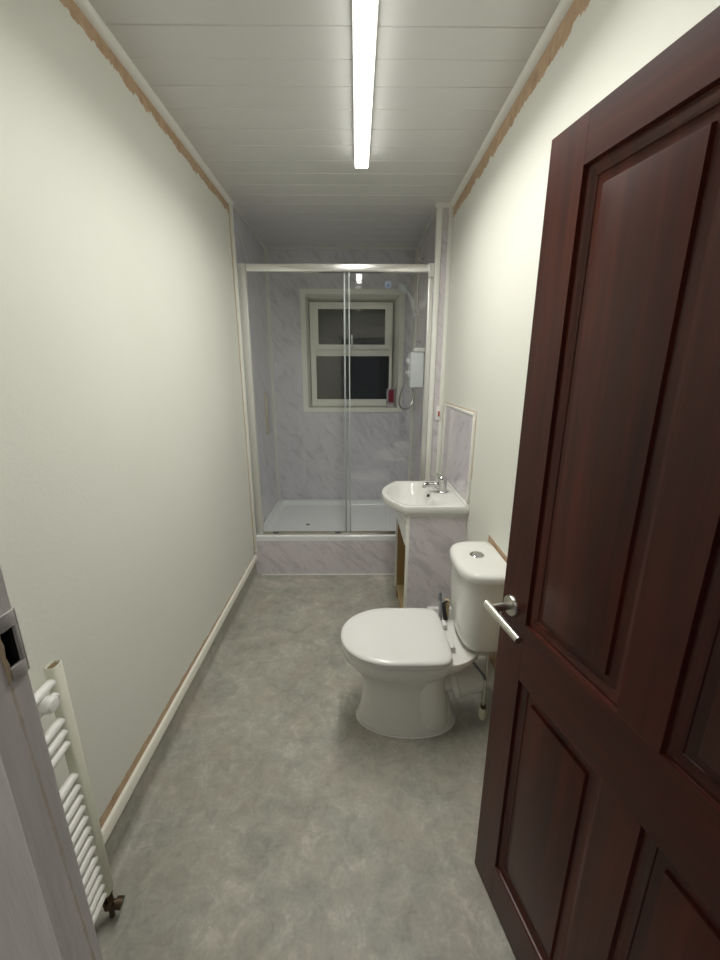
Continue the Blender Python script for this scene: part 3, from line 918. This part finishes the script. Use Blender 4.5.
for z in rung_z:
    if first is None:
        mb = MB()
        ya, yb = YC - 0.0120, 0.347
        n_ = 14
        pts, rs = [], []
        for k in range(n_ + 1):
            t = k / n_
            pts.append((CX + 0.010 * math.sin(PI * t), ya + (yb - ya) * t, z)); rs.append(0.0112)
        mb.tube(pts, rs, 16)
        first = mb.build('rung', M_RADW, rad)
    else:
        o = first.copy(); COL.objects.link(o); o.parent = rad
        o.location = (0, 0, z - rung_z[0])
mb = MB()
mb.lathe([(0.0, 0.0), (0.017, 0.0), (0.019, 0.006), (0.019, 0.020), (0.014, 0.026), (0.0, 0.028)], (-0.715, 0.742, 0.815), (1, 0, 0), 20)
mb.tube([(XL + 0.0005, 0.742, 0.815), (-0.714, 0.742, 0.815)], 0.008, 10)
mb.build('wall_bracket', M_WHITEP, rad)
mb = MB()
mb.tube([(CX, YC, 0.099), (CX, YC, 0.060), (CX, YC, 0.0005)], 0.0075, 12)
mb.tube([(CX, YC, 0.076), (CX, YC, 0.098)], 0.0135, 6)
mb.tube([(CX, YC - 0.004, 0.050), (CX, YC - 0.004, 0.074)], 0.0145, 12)
mb.tube([(CX, YC, 0.054), (CX + 0.016, YC + 0.002, 0.050)], 0.0095, 12)
mb.tube([(CX + 0.016, YC + 0.002, 0.050), (CX + 0.034, YC + 0.004, 0.046)], 0.0155, 14)
v = mb.build('valve', M_BRASSV, rad)
mb = MB(); mb.tube([(CX, 0.332, 0.099), (CX, 0.332, 0.0005)], 0.0085, 12)
mb.build('tail_pipe', M_BRASSV, rad)

# ------------------------------------------------------------------ door leaf
ang = math.radians(13)
DW, DH, DT = 0.793, 1.985, 0.040
mb = MB()
st_, mid0, mid1 = 0.097, 0.356, 0.437
zb0, zl0, zl1, zt = 0.150, 0.807, 0.962, 1.902
Z0 = 0.006
bv = 0.0004
def dbox(x0, x1, z0, z1, mi): mb.box(x0, x1, 0.0, DT, z0, z1, bv, 1, mi)
dbox(0, st_, Z0, DH, 0); dbox(DW - st_, DW, Z0, DH, 0)
dbox(st_, DW - st_, zt, DH, 1); dbox(st_, DW - st_, zl0, zl1, 1); dbox(st_, DW - st_, Z0, zb0, 1)
dbox(mid0, mid1, zl1, zt, 0); dbox(mid0, mid1, zb0, zl0, 0)
door = mb.build('door_1', [M_WOODV, M_WOODH], angle=30)
door.location = (0.3815, 0.9146, 0.0)
door.rotation_euler = (0, 0, -(PI / 2 - ang))
structure(door, 'dark mahogany four panel door standing open on the right', 'door')
for x0, x1 in ((st_, mid0), (mid1, DW - st_)):
    for z0, z1 in ((zl1, zt), (zb0, zl0)):
        mb = MB()
        def ring(ins, y): return [(x0 + ins, y, z0 + ins), (x1 - ins, y, z0 + ins), (x1 - ins, y, z1 - ins), (x0 + ins, y, z1 - ins)]
        mb.loft([ring(-0.001, 0.030), ring(-0.001, 0.003), ring(0.001, 0.003), ring(0.002, 0.008), ring(0.006, 0.0075), ring(0.010, 0.009), ring(0.016, 0.0135), ring(0.021, 0.0145), ring(0.0225, 0.0165), ring(0.0405, 0.0150), ring(0.043, 0.0085), ring(0.048, 0.0072)], True, True, smooth=False)
        mb.build('raised_panel', M_WOODV, door, local=True)
mb = MB()
hz, hw_ = 0.982, 0.041
mb.lathe([(0.0, 0.0), (0.0265, 0.0), (0.0265, 0.006), (0.0245, 0.009), (0.0, 0.0092)], (hw_, -0.0001, hz), (0, -1, 0), 32)
ro = mb.build('handle_rose', M_SATIN, door, local=True)
mb = MB()
mb.tube([(hw_, -0.009, hz), (hw_, -0.062, hz)], 0.0100, 18)
mb.tube([(hw_ - 0.019, -0.0615, hz + 0.003), (hw_ + 0.117, -0.0615, hz - 0.006)], 0.0095, 18)
mb.build('lever_handle', M_SATIN, door, local=True)

# ------------------------------------------------------------------ door jamb at the left with the strike hole
mb = MB()
JX, JY0, JY1 = -0.225, YF - 0.03, 0.2285
hz0, hz1, hy, hy2 = 1.3600, 1.3865, 0.2155, 0.2262
mb.box(DX0, JX, JY0, JY1, 0.0, hz0)
mb.box(DX0, JX, JY0, JY1, hz1, 2.03)
mb.box(DX0, JX, JY0, hy, hz0, hz1)
mb.box(DX0, JX, hy2, JY1, hz0, hz1)
mb.box(DX0, JX - 0.024, hy, hy2, hz0, hz1)
mb.box(JX, JX + 0.009, JY0, 0.190, 0.0, 2.03, 0.0015)         # door stop
mb.box(DX0, 0.606, JY0, JY1, 2.0, 2.034)                      # head of the frame
mb.box(0.566, 0.606, JY0, 0.130, 0.0, 2.0)                     # hinge side
jamb = mb.build('trim_8', M_JAMB)
structure(jamb, 'chipped grey painted door jamb at the left edge with an empty strike hole', 'door frame')
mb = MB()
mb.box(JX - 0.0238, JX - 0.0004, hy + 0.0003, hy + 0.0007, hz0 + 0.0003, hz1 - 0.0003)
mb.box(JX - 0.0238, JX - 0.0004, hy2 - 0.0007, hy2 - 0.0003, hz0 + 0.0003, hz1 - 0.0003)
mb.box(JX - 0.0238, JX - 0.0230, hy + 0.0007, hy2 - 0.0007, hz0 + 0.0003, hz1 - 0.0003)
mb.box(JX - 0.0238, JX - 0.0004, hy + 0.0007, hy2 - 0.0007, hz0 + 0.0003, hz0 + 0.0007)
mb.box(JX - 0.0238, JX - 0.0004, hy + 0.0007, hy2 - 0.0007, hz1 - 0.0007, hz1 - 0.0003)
rec = mb.build('strike_hole_shade', M_HOLESHADE, jamb)  # near-black lining paints in the shade inside the hole
mb = MB()
pz0, pz1 = 1.3500, 1.3975
mb.box(JX, JX + 0.0012, hy + 0.002, JY1, hz1, pz1, 0.0004)
mb.box(JX, JX + 0.0012, hy + 0.002, JY1, pz0, hz0, 0.0004)
mb.box(JX, JX + 0.0012, hy2, JY1, hz0, hz1, 0.0003)
mb.box(JX - 0.012, JX + 0.0012, JY1, JY1 + 0.0012, pz0, pz1, 0.0004)
mb.build('strike_plate', M_STEELP, jamb)
mb = MB()
mb.prism([(hy - 0.0016, hz0 - 0.010), (hy + 0.0012, hz0 - 0.006), (hy + 0.0016, hz0 + 0.004), (hy + 0.0004, hz0 + 0.010), (hy + 0.0014, hz0 + 0.018), (hy + 0.0004, hz1 - 0.003), (hy + 0.001, hz1 + 0.006), (hy - 0.0016, hz1 + 0.004), (hy - 0.0024, hz1 - 0.012)], 'x', JX - 0.010, JX + 0.0007)
mb.build('splintered_edge', M_RAWTIMBER, jamb)

# the batten's LED strip: light thrown downwards from the lens
al = bpy.data.lights.new('led_strip', 'AREA'); al.shape = 'RECTANGLE'; al.size = 0.055; al.size_y = ly1 - ly0 - 0.01
al.energy = 6.2; al.color = (1.0, 0.985, 0.93); al.spread = math.radians(157)
ao = bpy.data.objects.new('led_strip', al); ao.location = (lx, (ly0 + ly1) / 2, zd - 0.002); COL.objects.link(ao)
# ------------------------------------------------------------------ unseen fill light added behind the camera, shining through the doorway
hl = bpy.data.lights.new('added_hall_fill', 'AREA'); hl.shape = 'DISK'; hl.size = 0.35; hl.energy = 1.2; hl.color = (1.0, 0.93, 0.84)
ho = bpy.data.objects.new('added_hall_fill', hl); ho.location = (0.25, -0.75, 2.45); COL.objects.link(ho)

# ------------------------------------------------------------------ world, camera, view
w = bpy.data.worlds.new('dim_surroundings'); SC.world = w
w.use_nodes = True
w.node_tree.nodes['Background'].inputs[0].default_value = (0.9, 0.95, 1.0, 1)
w.node_tree.nodes['Background'].inputs[1].default_value = 0.045

th, yaw, roll, f = 0.26407, 0.0083, -0.0008, 395.338
c, s = math.cos(yaw), math.sin(yaw)
R0 = Vector((c, -s, 0)); Fh = Vector((s, c, 0))
F = Fh * math.cos(th) + Vector((0, 0, -math.sin(th)))
U0 = Fh * math.sin(th) + Vector((0, 0, math.cos(th)))
cr, sr = math.cos(roll), math.sin(roll)
R = R0 * cr - U0 * sr
U = R0 * sr + U0 * cr
cam = bpy.data.cameras.new('camera')
cam.sensor_fit = 'AUTO'; cam.sensor_width = 36.0
cam.lens = f / 960 * 36.0
cam.clip_start = 0.01
co = bpy.data.objects.new('camera', cam)
B = -F
co.matrix_world = Matrix(((R.x, U.x, B.x, 0.0), (R.y, U.y, B.y, 0.0), (R.z, U.z, B.z, 1.5456), (0, 0, 0, 1)))
COL.objects.link(co)
SC.camera = co

SC.view_settings.view_transform = 'Standard'
SC.view_settings.look = 'None'
SC.view_settings.exposure = 1.4
SC.view_settings.gamma = 1.0
SC.view_settings.use_curve_mapping = False
SC.cycles.max_bounces = 10
SC.cycles.diffuse_bounces = 6
SC.cycles.glossy_bounces = 6
SC.cycles.transparent_max_bounces = 16
SC.cycles.sample_clamp_indirect = 8.0
SC.cycles.use_denoising = True
